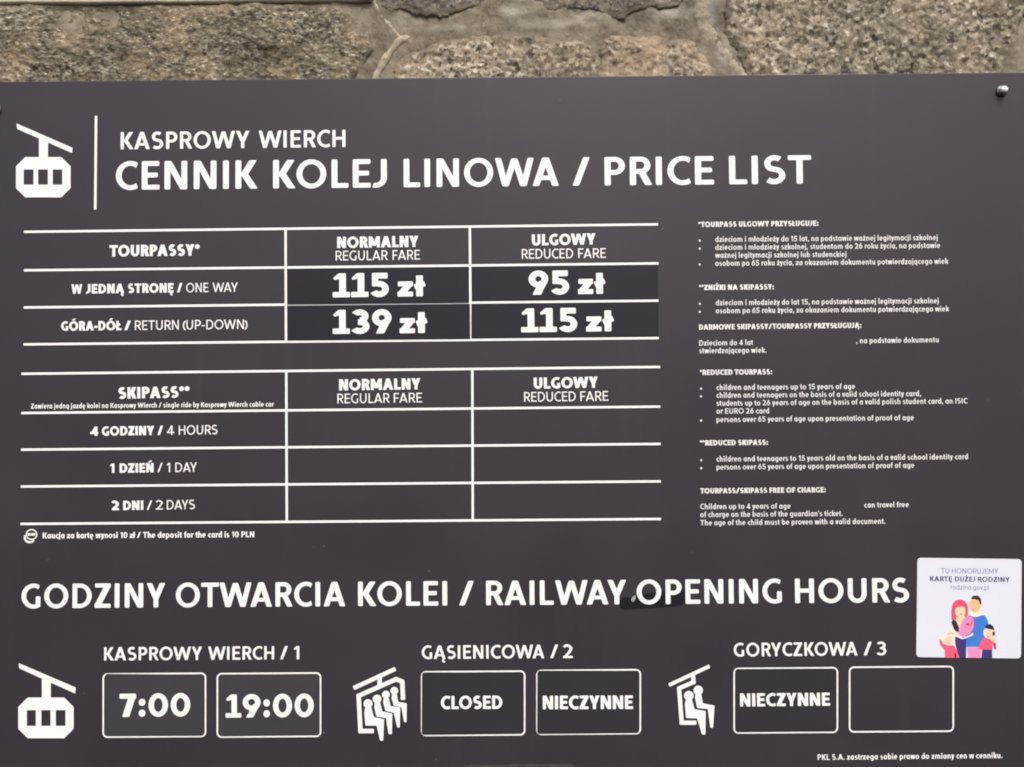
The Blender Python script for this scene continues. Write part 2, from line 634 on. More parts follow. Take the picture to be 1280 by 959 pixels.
# ------------------------------------------------------------------ materials
def panel_mat(name, col, rough, spec):
    """powder-coated sheet: faint weathering clouds, thin run marks, a little dust, uneven gloss"""
    m = mat(name, col, rough=rough, spec=spec, var=0.09, scale=5.0, bump=0.00005, bscale=700)
    n, l = m.node_tree.nodes, m.node_tree.links
    b = n['Principled BSDF']
    tc = next(x for x in n if x.type == 'TEX_COORD')
    src = b.inputs['Base Color'].links[0].from_socket
    mp = n.new('ShaderNodeMapping'); mp.inputs['Scale'].default_value = (42, 1, 2.2)
    l.new(tc.outputs['Object'], mp.inputs['Vector'])
    st = n.new('ShaderNodeTexNoise'); st.inputs['Scale'].default_value = 1.0; st.inputs['Detail'].default_value = 4
    l.new(mp.outputs['Vector'], st.inputs['Vector'])
    sr = n.new('ShaderNodeMapRange'); sr.inputs[1].default_value = .58; sr.inputs[2].default_value = .80; sr.inputs[4].default_value = .045
    l.new(st.outputs['Fac'], sr.inputs[0])
    du = n.new('ShaderNodeTexNoise'); du.inputs['Scale'].default_value = 420; du.inputs['Detail'].default_value = 2
    l.new(tc.outputs['Object'], du.inputs['Vector'])
    dr = n.new('ShaderNodeMapRange'); dr.inputs[1].default_value = .70; dr.inputs[2].default_value = .80; dr.inputs[4].default_value = .16
    l.new(du.outputs['Fac'], dr.inputs[0])
    ad = n.new('ShaderNodeMath'); ad.operation = 'ADD'
    l.new(sr.outputs[0], ad.inputs[0]); l.new(dr.outputs[0], ad.inputs[1])
    mx = n.new('ShaderNodeMix'); mx.data_type = 'RGBA'; mx.inputs[7].default_value = (.13, .118, .115, 1)
    l.new(ad.outputs[0], mx.inputs[0]); l.new(src, mx.inputs[6]); l.new(mx.outputs[2], b.inputs['Base Color'])
    rz = n.new('ShaderNodeTexNoise'); rz.inputs['Scale'].default_value = 6; rz.inputs['Detail'].default_value = 5
    l.new(tc.outputs['Object'], rz.inputs['Vector'])
    rr = n.new('ShaderNodeMapRange'); rr.inputs[1].default_value = .3; rr.inputs[2].default_value = .7; rr.inputs[3].default_value = rough - .07; rr.inputs[4].default_value = rough + .07
    l.new(rz.outputs['Fac'], rr.inputs[0]); l.new(rr.outputs[0], b.inputs['Roughness'])
    return m


M_PANEL = panel_mat('charcoal_panel', (0.0305, 0.0258, 0.0330), rough=0.50, spec=0.40,  )
M_WHITE = mat('white_print', (0.82, 0.805, 0.80), rough=0.45, var=0.02, scale=60)
M_SMALL = mat('small_print_white', (0.72, 0.705, 0.70), rough=0.5, var=0.06, scale=60)
M_THIN = mat('pale_worn_print', (0.30, 0.29, 0.285), rough=0.5, var=0.25, scale=120)
M_STK = mat('dark_vinyl', (0.0150, 0.0150, 0.0212), rough=0.48, spec=0.27, var=0.08, scale=14, bump=0.00005, bscale=700)
M_HOUR = mat('grey_vinyl', (0.042, 0.0385, 0.0435), rough=0.5, spec=0.4, var=0.06, scale=16, bump=0.00005, bscale=700)
M_SHUT = mat('slate_vinyl', (0.0255, 0.0238, 0.0275), rough=0.5, spec=0.36, var=0.06, scale=16, bump=0.00005, bscale=700)
M_TAPE = mat('black_tape', (0.0115, 0.0108, 0.0150), rough=0.42, spec=0.28, var=0.25, scale=60, bump=0.0002, bscale=160)
M_SCRAP = mat('grey_scrap', (0.050, 0.044, 0.045), rough=0.6, var=0.2, scale=60)
M_STEEL = mat('steel', (0.90, 0.90, 0.90), rough=0.30, metal=0.12, var=0.05, scale=200)
M_DARKM = mat('dark_washer', (0.10, 0.10, 0.105), rough=0.4, metal=0.8, var=0.2, scale=200)
M_CARD = mat('white_card', (0.665, 0.695, 0.765), rough=0.35, var=0.012, scale=20)


def flat(n, r, g, b):
    return mat(n, [c * 0.95 for c in srgb(r, g, b)], rough=0.5, var=0.05, scale=150)


A_SLATE = flat('ink_slate', 112, 130, 180)
A_NAVY = flat('ink_navy', 58, 68, 116)
A_HAIR = flat('print_red_hair', 224, 80, 112)
A_SKIN = flat('print_skin', 246, 206, 172)
A_PALE = flat('print_pale_skin', 250, 226, 214)
A_FACE = flat('print_tan', 236, 186, 142)
A_BLACK = flat('print_black', 46, 42, 52)
A_BLUE = flat('print_blue', 62, 122, 208)
A_INDIGO = flat('print_indigo', 58, 52, 112)
A_PINK = flat('print_pink', 232, 140, 190)
A_CORAL = flat('print_coral', 238, 92, 118)
A_RED = flat('print_red', 205, 60, 86)
ART = [A_SLATE, A_NAVY, A_HAIR, A_SKIN, A_PALE, A_FACE, A_BLACK, A_BLUE, A_INDIGO, A_PINK, A_CORAL, A_RED]
SLATE, NAVY, HAIR, SKIN, PALE, FACE, BLACK, BLUE, INDIGO, PINK, CORAL, RED = range(12)


def stone_mat(name, stops, grain=260.0, patch=(0.16, 0.13, 0.09), patch_amt=0.3, bump=0.0016, stretch=(1, 1, 1), rot=0.0, smear=(.150, .125, .086)):
    """crystalline rock: grains of several minerals, larger tinted patches, dark pits"""
    m = bpy.data.materials.new(name)
    m.use_nodes = True
    n, l = m.node_tree.nodes, m.node_tree.links
    b = n['Principled BSDF']
    b.inputs['Roughness'].default_value = 0.75
    b.inputs['Specular IOR Level'].default_value = 0.3
    tc = n.new('ShaderNodeTexCoord')
    mp = n.new('ShaderNodeMapping')
    mp.inputs['Scale'].default_value = stretch
    mp.inputs['Rotation'].default_value = (0, rot, 0)
    l.new(tc.outputs['Object'], mp.inputs['Vector'])
    # warp
    wz = n.new('ShaderNodeTexNoise'); wz.inputs['Scale'].default_value = grain * .6; wz.inputs['Detail'].default_value = 2
    l.new(mp.outputs['Vector'], wz.inputs['Vector'])
    mx = n.new('ShaderNodeVectorMath'); mx.operation = 'MULTIPLY_ADD'
    mx.inputs[1].default_value = (.0028,) * 3
    l.new(wz.outputs['Color'], mx.inputs[0]); l.new(mp.outputs['Vector'], mx.inputs[2])
    vo = n.new('ShaderNodeTexVoronoi'); vo.inputs['Scale'].default_value = grain
    l.new(mx.outputs['Vector'], vo.inputs['Vector'])
    nz = n.new('ShaderNodeTexNoise'); nz.inputs['Scale'].default_value = grain * .55; nz.inputs['Detail'].default_value = 6; nz.inputs['Roughness'].default_value = .65
    l.new(mp.outputs['Vector'], nz.inputs['Vector'])
    sp = n.new('ShaderNodeSeparateColor'); l.new(vo.outputs['Color'], sp.inputs[0])
    # value = 0.45*cell + 0.55*noise(contrast)
    m1 = n.new('ShaderNodeMath'); m1.operation = 'MULTIPLY_ADD'; m1.inputs[1].default_value = 1.35; m1.inputs[2].default_value = -.50
    l.new(nz.outputs['Fac'], m1.inputs[0])
    m2 = n.new('ShaderNodeMath'); m2.operation = 'MULTIPLY_ADD'; m2.inputs[1].default_value = .62
    l.new(sp.outputs[0], m2.inputs[0]); l.new(m1.outputs[0], m2.inputs[2])
    rp = n.new('ShaderNodeValToRGB')
    el = rp.color_ramp.elements
    el[0].position, el[0].color = stops[0][0], (*stops[0][1], 1)
    el[1].position, el[1].color = stops[-1][0], (*stops[-1][1], 1)
    for p, c in stops[1:-1]:
        e = el.new(p); e.color = (*c, 1)
    l.new(m2.outputs[0], rp.inputs['Fac'])
    # broad patches
    pz = n.new('ShaderNodeTexNoise'); pz.inputs['Scale'].default_value = 22; pz.inputs['Detail'].default_value = 4; pz.inputs['Roughness'].default_value = .6
    l.new(tc.outputs['Object'], pz.inputs['Vector'])
    pr = n.new('ShaderNodeMapRange'); pr.inputs[1].default_value = .42; pr.inputs[2].default_value = .68; pr.inputs[4].default_value = patch_amt
    l.new(pz.outputs['Fac'], pr.inputs[0])
    mc = n.new('ShaderNodeMix'); mc.data_type = 'RGBA'; mc.blend_type = 'MIX'
    mc.inputs[7].default_value = (*patch, 1)
    # mortar or lime wiped over the face (mesh attribute)
    at = n.new('ShaderNodeAttribute'); at.attribute_name = 'smear'
    ms = n.new('ShaderNodeMix'); ms.data_type = 'RGBA'
    ms.inputs[7].default_value = (*smear, 1)
    l.new(at.outputs['Fac'], ms.inputs[0])
    l.new(pr.outputs[0], mc.inputs[0]); l.new(rp.outputs['Color'], mc.inputs[6])
    # slow brightness drift over the block
    dz = n.new('ShaderNodeTexNoise'); dz.inputs['Scale'].default_value = 11; dz.inputs['Detail'].default_value = 3
    l.new(tc.outputs['Object'], dz.inputs['Vector'])
    dr = n.new('ShaderNodeMapRange'); dr.inputs[1].default_value = .3; dr.inputs[2].default_value = .7; dr.inputs[3].default_value = .72; dr.inputs[4].default_value = 1.25
    l.new(dz.outputs['Fac'], dr.inputs[0])
    mv = n.new('ShaderNodeVectorMath'); mv.operation = 'SCALE'
    l.new(mc.outputs[2], ms.inputs[6]); l.new(ms.outputs[2], mv.inputs[0]); l.new(dr.outputs[0], mv.inputs['Scale'])
    l.new(mv.outputs['Vector'], b.inputs['Base Color'])
    bp = n.new('ShaderNodeBump'); bp.inputs['Distance'].default_value = bump
    l.new(m2.outputs[0], bp.inputs['Height']); l.new(bp.outputs['Normal'], b.inputs['Normal'])
    return m


ST_A = stone_mat('weathered_granite', [(.12, (0.026, 0.023, 0.016)), (.38, (0.106, 0.091, 0.062)), (.62, (0.178, 0.157, 0.111)), (.82, (0.287, 0.260, 0.196)), (.97, (0.574, 0.546, 0.464))], grain=245, patch=(.27, .205, .115), patch_amt=.45, stretch=(1, 1, 1.7), rot=rad(-28), bump=.0016)
ST_B = stone_mat('dark_granite', [(.10, (0.050, 0.043, 0.035)), (.36, (0.122, 0.106, 0.084)), (.62, (0.191, 0.169, 0.135)), (.92, (0.365, 0.334, 0.282))], grain=260, patch=(.15, .125, .088), patch_amt=.5)
ST_C = stone_mat('pale_granite', [(.12, (0.039, 0.033, 0.024)), (.34, (0.152, 0.128, 0.088)), (.56, (0.252, 0.218, 0.157)), (.78, (0.383, 0.343, 0.264)), (.96, (0.609, 0.572, 0.473))], grain=225, patch=(.25, .20, .122), patch_amt=.5, bump=.0015)
ST_D = stone_mat('pinkish_granite', [(.12, (0.061, 0.049, 0.035)), (.32, (0.191, 0.154, 0.105)), (.52, (0.278, 0.229, 0.162)), (.76, (0.374, 0.317, 0.237)), (.96, (0.557, 0.493, 0.400))], grain=230, patch=(.38, .285, .18), patch_amt=.75)
ST_E = stone_mat('coarse_granite', [(.10, (0.039, 0.033, 0.025)), (.34, (0.144, 0.123, 0.086)), (.56, (0.235, 0.206, 0.149)), (.78, (0.357, 0.321, 0.246)), (.96, (0.592, 0.554, 0.473))], grain=205, patch=(.235, .178, .102), patch_amt=.4, bump=.0016)
M_MORTAR = stone_mat('brown_mortar', [(.06, (.092, .075, .050)), (.36, (.138, .114, .077)), (.68, (.160, .133, .092)), (.98, (.245, .212, .155))], grain=230, patch=(.255, .228, .172), patch_amt=.9, bump=.0009, smear=(.30, .283, .228))
M_RIDGE = stone_mat('pale_mortar', [(.1, (.25, .215, .155)), (.5, (.335, .293, .215)), (.98, (.44, .395, .30))], grain=260, patch=(.24, .205, .145), patch_amt=.6, bump=.0006)
M_LEDGE = stone_mat('cream_mortar', [(.2, (.60, .57, .42)), (.5, (.68, .65, .49)), (.98, (.74, .71, .57))], grain=200, patch=(.55, .51, .40), patch_amt=.5, bump=.0004)

# ------------------------------------------------------------------ the stone wall behind the board
YM, YS = 0.032, 0.0275          # mean mortar face, mean stone face (board back is at 0.004)


def fbm(x, z, seed, octv):
    """value-noise fbm, vectorised; octv = list of (frequency, amplitude)"""
    out = np.zeros_like(x)
    for k, (fq, am) in enumerate(octv):
        X, Z = x * fq + 17.3 * (seed + k), z * fq + 9.1 * (seed + 2 * k)
        xi, zi = np.floor(X).astype(np.int64), np.floor(Z).astype(np.int64)
        fx, fz = X - xi, Z - zi
        fx, fz = fx * fx * (3 - 2 * fx), fz * fz * (3 - 2 * fz)

        def hsh(a, b):
            v = (a * 374761393 + b * 668265263 + seed * 1274126177 + k * 97531) & 0xffffffff
            v = ((v ^ (v >> 13)) * 1274126177) & 0xffffffff
            v = v ^ (v >> 16)
            return (v & 0xffff) / 32767.5 - 1
        a, b2, c, d = hsh(xi, zi), hsh(xi + 1, zi), hsh(xi, zi + 1), hsh(xi + 1, zi + 1)
        out += am * (a * (1 - fx) * (1 - fz) + b2 * fx * (1 - fz) + c * (1 - fx) * fz + d * fx * fz)
    return out


def sdist(x, z, poly):
    """signed distance, positive inside"""
    d = np.full(x.shape, 1e9)
    ins = np.zeros(x.shape, bool)
    n = len(poly)
    for i in range(n):
        (ax, az), (bx, bz) = poly[i], poly[(i + 1) % n]
        ex, ez = bx - ax, bz - az
        t = np.clip(((x - ax) * ex + (z - az) * ez) / (ex * ex + ez * ez), 0, 1)
        d = np.minimum(d, np.hypot(x - ax - t * ex, z - az - t * ez))
        c = ((az > z) != (bz > z))
        with np.errstate(divide='ignore', invalid='ignore'):
            xx = ax + (z - az) * ex / (ez if abs(ez) > 1e-12 else 1e-12)
        ins ^= c & (x < xx)
    return np.where(ins, d, -d)


def field(name, x0, x1, z0, z1, step, fn, mt, parent, label):
    nx, nz = int((x1 - x0) / step) + 1, int((z1 - z0) / step) + 1
    gx, gz = np.meshgrid(np.linspace(x0, x1, nx), np.linspace(z0, z1, nz))
    y, keep, smear = fn(gx, gz)
    idx = np.arange(nx * nz).reshape(nz, nx)
    q = np.stack([idx[:-1, :-1], idx[:-1, 1:], idx[1:, 1:], idx[1:, :-1]], -1).reshape(-1, 4)
    kf = (keep[:-1, :-1] | keep[:-1, 1:] | keep[1:, 1:] | keep[1:, :-1]).reshape(-1)
    q = q[kf]
    used = np.unique(q)
    mp = np.full(nx * nz, -1)
    mp[used] = np.arange(len(used))
    vv = np.stack([gx.ravel(), y.ravel(), gz.ravel()], -1)[used]
    o = mesh_obj(name, vv.tolist(), mp[q].tolist(), mt, parent, label, smooth=True)
    if smear is not None:
        at = o.data.attributes.new('smear', 'FLOAT', 'POINT')
        at.data.foreach_set('value', np.clip(smear, 0, 1).ravel()[used].astype(np.float32))
    return o


def pw(pts):
    return [P(a, b, YS) for a, b in pts]


wall = thing('stone_wall', (0, YM, 0.6), 'rough granite wall with brown mortar showing above the dark board', 'wall')
STONES = [
    ('weathered brownish granite block filling the left of the wall', ST_A, 1,
     [(-150, 3), (120, 4), (300, 2), (415, 3), (436, 12), (452, 26), (463, 40), (463, 58), (456, 76), (445, 92), (420, 150), (-150, 150)]),
    ('dark grey stone at the top beside the mortar joint', ST_B, 2,
     [(486, -90), (476, -20), (474, 2), (488, 13), (500, 10), (515, 18), (533, 20), (553, 20), (570, 17), (588, 12), (606, 5), (622, -10), (630, -90)]),
    ('dark grey stone at the top in the middle', ST_B, 3,
     [(660, -90), (650, -12), (662, 5), (690, 11), (726, 11), (752, 18), (778, 22), (797, 13), (826, 8), (850, 3), (862, -14), (868, -90)]),
    ('pale speckled granite block in the middle of the wall', ST_C, 4,
     [(478, 150), (486, 94), (494, 82), (506, 70), (523, 60), (546, 51), (566, 47), (600, 44), (635, 45), (652, 43), (690, 46), (725, 50), (742, 55), (747, 66), (748, 150)]),
    ('smooth pinkish granite stone beside the wide joint', ST_D, 5,
     [(749, 150), (748, 66), (752, 50), (764, 43), (786, 42), (800, 45), (826, 46), (850, 45), (868, 54), (884, 74), (898, 92), (915, 150)]),
    ('coarse speckled granite block at the right of the wall', ST_E, 6,
     [(916, -90), (908, 0), (904, 20), (903, 38), (912, 55), (924, 72), (934, 92), (950, 150), (1245, 150), (1254, 92), (1261, 70), (1271, 46), (1286, 18), (1310, -90)]),
    ('granite stone at the right edge of the wall', ST_C, 7,
     [(1262, 150), (1268, 94), (1276, 82), (1300, 70), (1420, 60), (1420, 150)]),
]
for lab, mt, sd_, px in STONES:
    poly = pw(px)
    xs, zs = [p[0] for p in poly], [p[1] for p in poly]

    def fn(x, z, poly=poly, s=sd_):
        jx, jz = fbm(x, z, s + 40, [(60, .0035), (160, .0018), (400, .0008)]), fbm(x, z, s + 60, [(60, .0035), (160, .0018), (400, .0008)])
        d = sdist(x + jx, z + jz, poly)
        rise = (YM - YS) * (1 - np.exp(-np.maximum(d, 0) / 0.010)) / 0.95
        if s in (2, 3):
            rise = rise * .4              # these two sit almost flush in the joint
        rough = (.5 if s in (2, 3) else 1) * fbm(x, z, s, [(14, .0035), (45, .0022), (130, .0014), (300, .0009)])
        y = YM - 0.001 - rise - rough * np.clip(d / .01, 0, 1)
        y = np.where(d < 0, YM + 0.004, y)
        wipe = fbm(x, z, s + 80, [(25, .55), (70, .5), (200, .35)])
        return y, d > -0.001, np.clip(.85 - np.maximum(d, 0) / .011 + wipe * .75, 0, .92)
    field('stone', min(xs) - .01, max(xs) + .01, min(zs) - .01, max(zs) + .01, 0.0019, fn, mt, wall, lab)

RIDGES = [([(464, -6), (470, 8), (482, 26), (499, 46), (507, 52)], .0040), ([(512, 44), (499, 50), (484, 68), (471, 91), (462, 118)], .0056)]
z_a, z_b = P(640, -88, YM)[1], P(640, 135, YM)[1]


def fnm(x, z):
    y = YM - fbm(x, z, 90, [(9, .002), (30, .0016), (90, .0009), (260, .0005)])
    lime = np.full(x.shape, -1.0)
    for px, py, rx, ry in ((690, 30, 70, 9), (735, 20, 34, 9), (838, 14, 30, 11), (640, 12, 26, 12), (886, 22, 13, 30), (560, 34, 34, 4), (905, 66, 12, 22)):
        cx, cz = P(px, py, YM)
        lime = np.maximum(lime, 1 - np.hypot((x - cx) / (rx * .00107), (z - cz) / (ry * .00107)))
    nz = fbm(x, z, 33, [(40, .35), (110, .3), (300, .25)])
    return y, np.ones(x.shape, bool), np.clip(lime * 1.6 + nz, 0, .9)


field('mortar', P(-150, 50, YM)[0], P(1420, 50, YM)[0], z_b, z_a, 0.003, fnm, M_MORTAR, wall, None)
# the masonry carries on behind and around the board
zb = P(640, 1200, YM)[1]


def fnb(x, z):
    return YM + fbm(x, z, 91, [(5, .004), (20, .002)]), np.ones(x.shape, bool), None


field('backing', P(-150, 50, YM)[0], P(1420, 50, YM)[0], zb, z_b + .004, 0.012, fnb, M_MORTAR, wall, 'mortared wall face hidden behind the board')


def ridge(name, pts, r, mt, seed, label, flatten=0.8, boxy=False):
    q = []
    for k in range(len(pts) - 1):
        n = max(2, int(math.dist(pts[k], pts[k + 1]) / 2.2))
        for s in range(n):
            t = s / n
            q.append((pts[k][0] + (pts[k + 1][0] - pts[k][0]) * t, pts[k][1] + (pts[k + 1][1] - pts[k][1]) * t))
    q.append(pts[-1])
    q = [P(a, b, YM - r * flatten * .8) for a, b in q]
    rng = random.Random(seed)
    vv, ff = [], []
    N = 24 if boxy else 10
    wob = 0.0
    for k, (x, z) in enumerate(q):
        a, b = q[max(k - 1, 0)], q[min(k + 1, len(q) - 1)]
        tx, tz = b[0] - a[0], b[1] - a[1]
        L = math.hypot(tx, tz)
        nx, nz = -tz / L, tx / L
        wob = wob * .7 + rng.uniform(-.25, .25) * (.12 if boxy else 1)
        tap = min(1, (k + .4) / 3, (len(q) - k - .6) / 3)
        rr = r * (1 + wob * .5) * max(tap, .1)
        for j in range(N):
            t = math.pi * (j / (N - 1)) - math.pi / 2
            u = math.sin(t) * rr * (1 + rng.uniform(-.08, .08) * (.1 if boxy else 1))
            v = (math.cos(t) if not boxy else (1 - abs(math.sin(t)) ** 14) ** .5) * rr * flatten * (1 + rng.uniform(-.1, .1) * (.12 if boxy else 1))
            vv.append((x + nx * u, YM + .002 - v, z + nz * u))
    for k in range(len(q) - 1):
        for j in range(N - 1):
            ff.append((k * N + j, k * N + j + 1, (k + 1) * N + j + 1, (k + 1) * N + j))
    return mesh_obj(name, vv, ff, mt, wall, label, smooth=True)


for k, (pts, r) in enumerate(RIDGES):
    ridge('mortar_ridge', pts, r, M_RIDGE, 5 + k, None, .72)
ridge('mortar_ridge', [(866, -40), (876, 0), (880, 32), (894, 52), (912, 72), (932, 98), (945, 120)], .0100, M_RIDGE, 9, 'wide pale mortar smear beside the coarse block', .40)
ridge('mortar_ridge', [(-150, -14.6), (0, -14.6), (120, -14), (230, -15), (330, -16.8), (440, -17.4), (470, -18.5)], .0200, M_LEDGE, 12, 'cream mortar band along the top of the left block', .42, True)

# ------------------------------------------------------------------ the price board
zt = P(640, 96)[1]
board = thing('price_board', (0, 0.0, P(640, 985)[1]), 'large dark charcoal price board with white lettering fixed to the stone wall', 'sign board')
tl, tr = Vector(P(0, 102.2)), Vector(P(1280, 90.4))
ex = (tr - tl).normalized()
dn = Vector((ex.y, -ex.x))
TL = tl - ex * .052
TR = tr + ex * .030
HB = (Vector(P(640, 985)) - Vector(P(640, 96))).length
slab('panel', [TL, TR, TR + dn * HB, TL + dn * HB], 0.004, 0.0, 0.003, M_PANEL, board, bev=0.0011)

YP = -0.0003                    # face of the print


def bolt(px, py, tilt):
    x, z = P(px, py)
    prof = [(.0001, -.0096), (.0020, -.0094), (.0036, -.0086), (.0045, -.0072), (.0048, -.0056), (.0048, -.0030), (.0036, -.0028), (.0036, -.0001)]
    wash = [(.0001, -.0024), (.0066, -.0024), (.0072, -.0019), (.0072, -.00005)]
    def lathe(name, pf, mt, parent):
        N = 28
        vv, ff = [], []
        for r, y in pf:
            for k in range(N):
                a = 2 * math.pi * k / N
                hexr = 1.0
                vv.append((x + r * math.cos(a) * hexr, y, z + r * math.sin(a) * hexr))
        for i in range(len(pf) - 1):
            for k in range(N):
                ff.append((i * N + k, i * N + (k + 1) % N, (i + 1) * N + (k + 1) % N, (i + 1) * N + k))
        ff.append(tuple(range(N)))
        return mesh_obj(name, vv, ff, mt, parent, None, smooth=True)
    b = lathe('bolt', prof, M_STEEL, board)
    lathe('washer', wash, M_DARKM, b)


bolt(1251.5, 114.5, 0)
bolt(-4.6, 137.5, 0)


def text_part(name, parent, lines, y=YP, mt=M_WHITE, label=None, extra=None, fil=0.0):
    k = Ink()
    for (words, bl, cap, wt, opt) in lines:
        for (t, x0, x1) in words:
            k.word(t, x0, x1, bl, cap, opt.get('w', wt) if not t.startswith('~') else wt, y, opt.get('hv', False), opt.get('fil', fil))
    if extra:
        extra(k)
    return k.obj(name, mt, parent, label)


# --- heading
text_part('subtitle', board, [([('KASPROWY', 150.9, 311.9), ('WIERCH', 323.4, 431.9)], base(151, 187, 432, 184), 21.6, .178, {})], fil=.045,
          label='white line of smaller capitals above the heading')
hb = base(145, 237.6, 1014, 229.7)
text_part('heading', board, [([('CENNIK', 144.8, 321.6), ('KOLEJ', 341.4, 483.7), ('LINOWA', 504.6, 698.7)], hb, 35.6, .188, {})], fil=.05,
          label='large white capitals reading CENNIK KOLEJ LINOWA')
text_part('heading', board, [([('/', 715.5, 737.4), ('PRICE', 755.8, 892.6), ('LIST', 911.5, 1014.3)], hb, 35.6, .188, {})], fil=.05,
          label='large white capitals reading / PRICE LIST')
k = Ink()
k.polys([[(118.6, 145), (121.8, 145), (120.8, 262), (117.6, 262)]], YP)
k.obj('divider', M_WHITE, board, 'upright white line beside the heading')


def gondola(label, arm, stem, cab, cut, wins):
    k = Ink()
    x0, y0, x1, y1 = cab
    c = cut
    k2 = [(x0 + c, y0), (x1 - c, y0), (x1, y0 + c), (x1, y1 - c), (x1 - c, y1), (x0 + c, y1), (x0, y1 - c), (x0, y0 + c)]
    wx = [w_[0] for w_ in wins] + [w_[1] for w_ in wins]
    wy0, wy1 = wins[0][2], wins[0][3]
    # cabin as strips round its window openings
    parts = [[k2[7], k2[0], k2[1], k2[2], (x1, wy0), (x0, wy0)], [(x0, wy1), (x1, wy1), k2[3], k2[4], k2[5], k2[6]]]
    edges = [x0] + sorted(wx) + [x1]
    for i in range(0, len(edges), 2):
        parts.append([(edges[i], wy0 - .3), (edges[i + 1], wy0 - .3), (edges[i + 1], wy1 + .3), (edges[i], wy1 + .3)])
    k.polys([arm, stem] + parts, YP, fil=0.0009)
    return k.obj('gondola_pictogram', M_WHITE, board, label)


s_, ox, oy = 2.783, 0, 0
q = lambda a, b: (ox + a / s_, oy + b / s_)
gondola('white cable car pictogram at the left of the heading', [q(58, 430), q(253, 515), q(251, 533), q(60, 449)],
        [q(136, 470), q(168, 482), q(167, 555), q(136, 555)],
        (*q(56, 547), *q(246, 687)), 32 / s_, [(*[q(a, 0)[0] for a in ab], q(0, 590)[1], q(0, 643)[1]) for ab in ((83, 117), (133, 167), (184, 217))])
s_, ox, oy = 3.048, 0, 700
gondola('white cable car pictogram at the left of the opening hours', [q(72, 393), q(289, 486), q(287, 509), q(74, 413)],
        [q(160, 440), q(194, 452), q(194, 530), q(160, 530)],
        (*q(70, 524), *q(281, 679)), 36 / s_, [(*[q(a, 0)[0] for a in ab], q(0, 572)[1], q(0, 632)[1]) for ab in ((103, 137), (158, 193), (213, 250))])

# --- the two ruled tables


def hrule(x0, y0, x1, y1, t=3.0):
    return [(x0, y0 - t / 2), (x1, y1 - t / 2), (x1, y1 + t / 2), (x0, y0 + t / 2)]


def vrule(x0, y0, x1, y1, t=3.0):
    return [(x0 - t / 2, y0), (x0 + t / 2, y0), (x1 + t / 2, y1), (x1 - t / 2, y1)]


BOLD, LITE = .25, .132
k = Ink()
k.polys([hrule(30, 290, 822.5, 280.6), hrule(30, 338.1, 823, 329.4), hrule(29.7, 384.5, 823, 375.9), hrule(29.5, 430.6, 823.5, 422.7),
         vrule(357, 285.8, 357.6, 427.5), vrule(587.3, 283, 588.4, 425)], YP)
t1 = k.obj('fare_table', M_WHITE, board, 'upper ruled table of fares in white lines')
k = Ink()
k.polys([hrule(27, 467.4, 825.2, 458.8), hrule(26.8, 516.4, 825.4, 508.4), hrule(26.5, 562.2, 825.8, 555), hrule(26.2, 608.3, 826, 601.8), hrule(25.8, 655, 826.2, 648.8),
         vrule(357.9, 463.5, 358.6, 653), vrule(590.4, 461, 591, 651)], YP)
t2 = k.obj('fare_table', M_WHITE, board, 'lower ruled table with empty price cells')

text_part('column_title', t1, [([('TOURPASSY*', 137, 249.7)], base(137, 321, 250, 319.6), 14.3, BOLD, {})], label='bold capitals reading TOURPASSY*')
text_part('row_title', t1, [
    ([('W', 89.4, 102.8), ('JEDNĄ', 107.7, 155.3), ('STRONĘ', 159.7, 217.2), ('/', 221.3, 228)], base(89, 367.4, 297, 364.8), 11.8, BOLD, {}),
    ([('ONE', 232.8, 260.7), ('WAY', 265.8, 297.4)], base(89, 367.4, 297, 364.8), 11.6, LITE, {})], label='row title reading W JEDNĄ STRONĘ / ONE WAY')
text_part('row_title', t1, [
    ([('GÓRA-DÓŁ', 76.5, 151.9), ('/', 155.5, 163.7)], base(76, 413.7, 309, 411.2), 11.8, BOLD, {}),
    ([('RETURN', 168.7, 223.6), ('(UP-DOWN)', 228.6, 309.5)], base(76, 413.7, 309, 411.2), 11.8, LITE, {})], label='row title reading GÓRA-DÓŁ / RETURN (UP-DOWN)')


def coltitle(par, a, b, c1, d1, c2, d2, w1, w2, bl1, bl2, lab):
    text_part('column_title', par, [([(a, c1, d1)], base(c1, bl1, d1, bl1 - 1.5), 14, BOLD, {}),
                                    ([(w1[0], w1[1], w1[2]), (w2[0], w2[1], w2[2])], base(w1[1], bl2, w2[2], bl2 - 1.3), 12.1, LITE, {})], label=lab)


coltitle(t1, 'NORMALNY', None, 421.6, 523, 0, 0, ('REGULAR', 419.7, 484.7), ('FARE', 490.8, 525), 310.3, 325.9, 'column title reading NORMALNY / REGULAR FARE')
coltitle(t1, 'ULGOWY', None, 665, 744.5, 0, 0, ('REDUCED', 652.3, 716.4), ('FARE', 722.8, 757.4), 307.2, 323.7, 'column title reading ULGOWY / REDUCED FARE')
coltitle(t2, 'NORMALNY', None, 424, 525.6, 0, 0, ('REGULAR', 421.8, 487), ('FARE', 492.3, 527.6), 488.3, 504.4, 'column title reading NORMALNY / REGULAR FARE')
coltitle(t2, 'ULGOWY', None, 667.3, 747.4, 0, 0, ('REDUCED', 655.2, 719.7), ('FARE', 725.5, 760.3), 486.2, 502.3, 'column title reading ULGOWY / REDUCED FARE')
text_part('column_title', t2, [([('SKIPASS**', 147.7, 237.2)], base(147, 498.7, 237, 497), 14.3, BOLD, {}),
                               ([('Zawiera jedną jazdę kolei na Kasprowy Wierch / single ride by Kasprowy Wierch cable car', 38.8, 342.2)], base(38, 510.9, 342, 508.3), 6.2, .19, {})],
          label='bold capitals reading SKIPASS** over one tiny line')
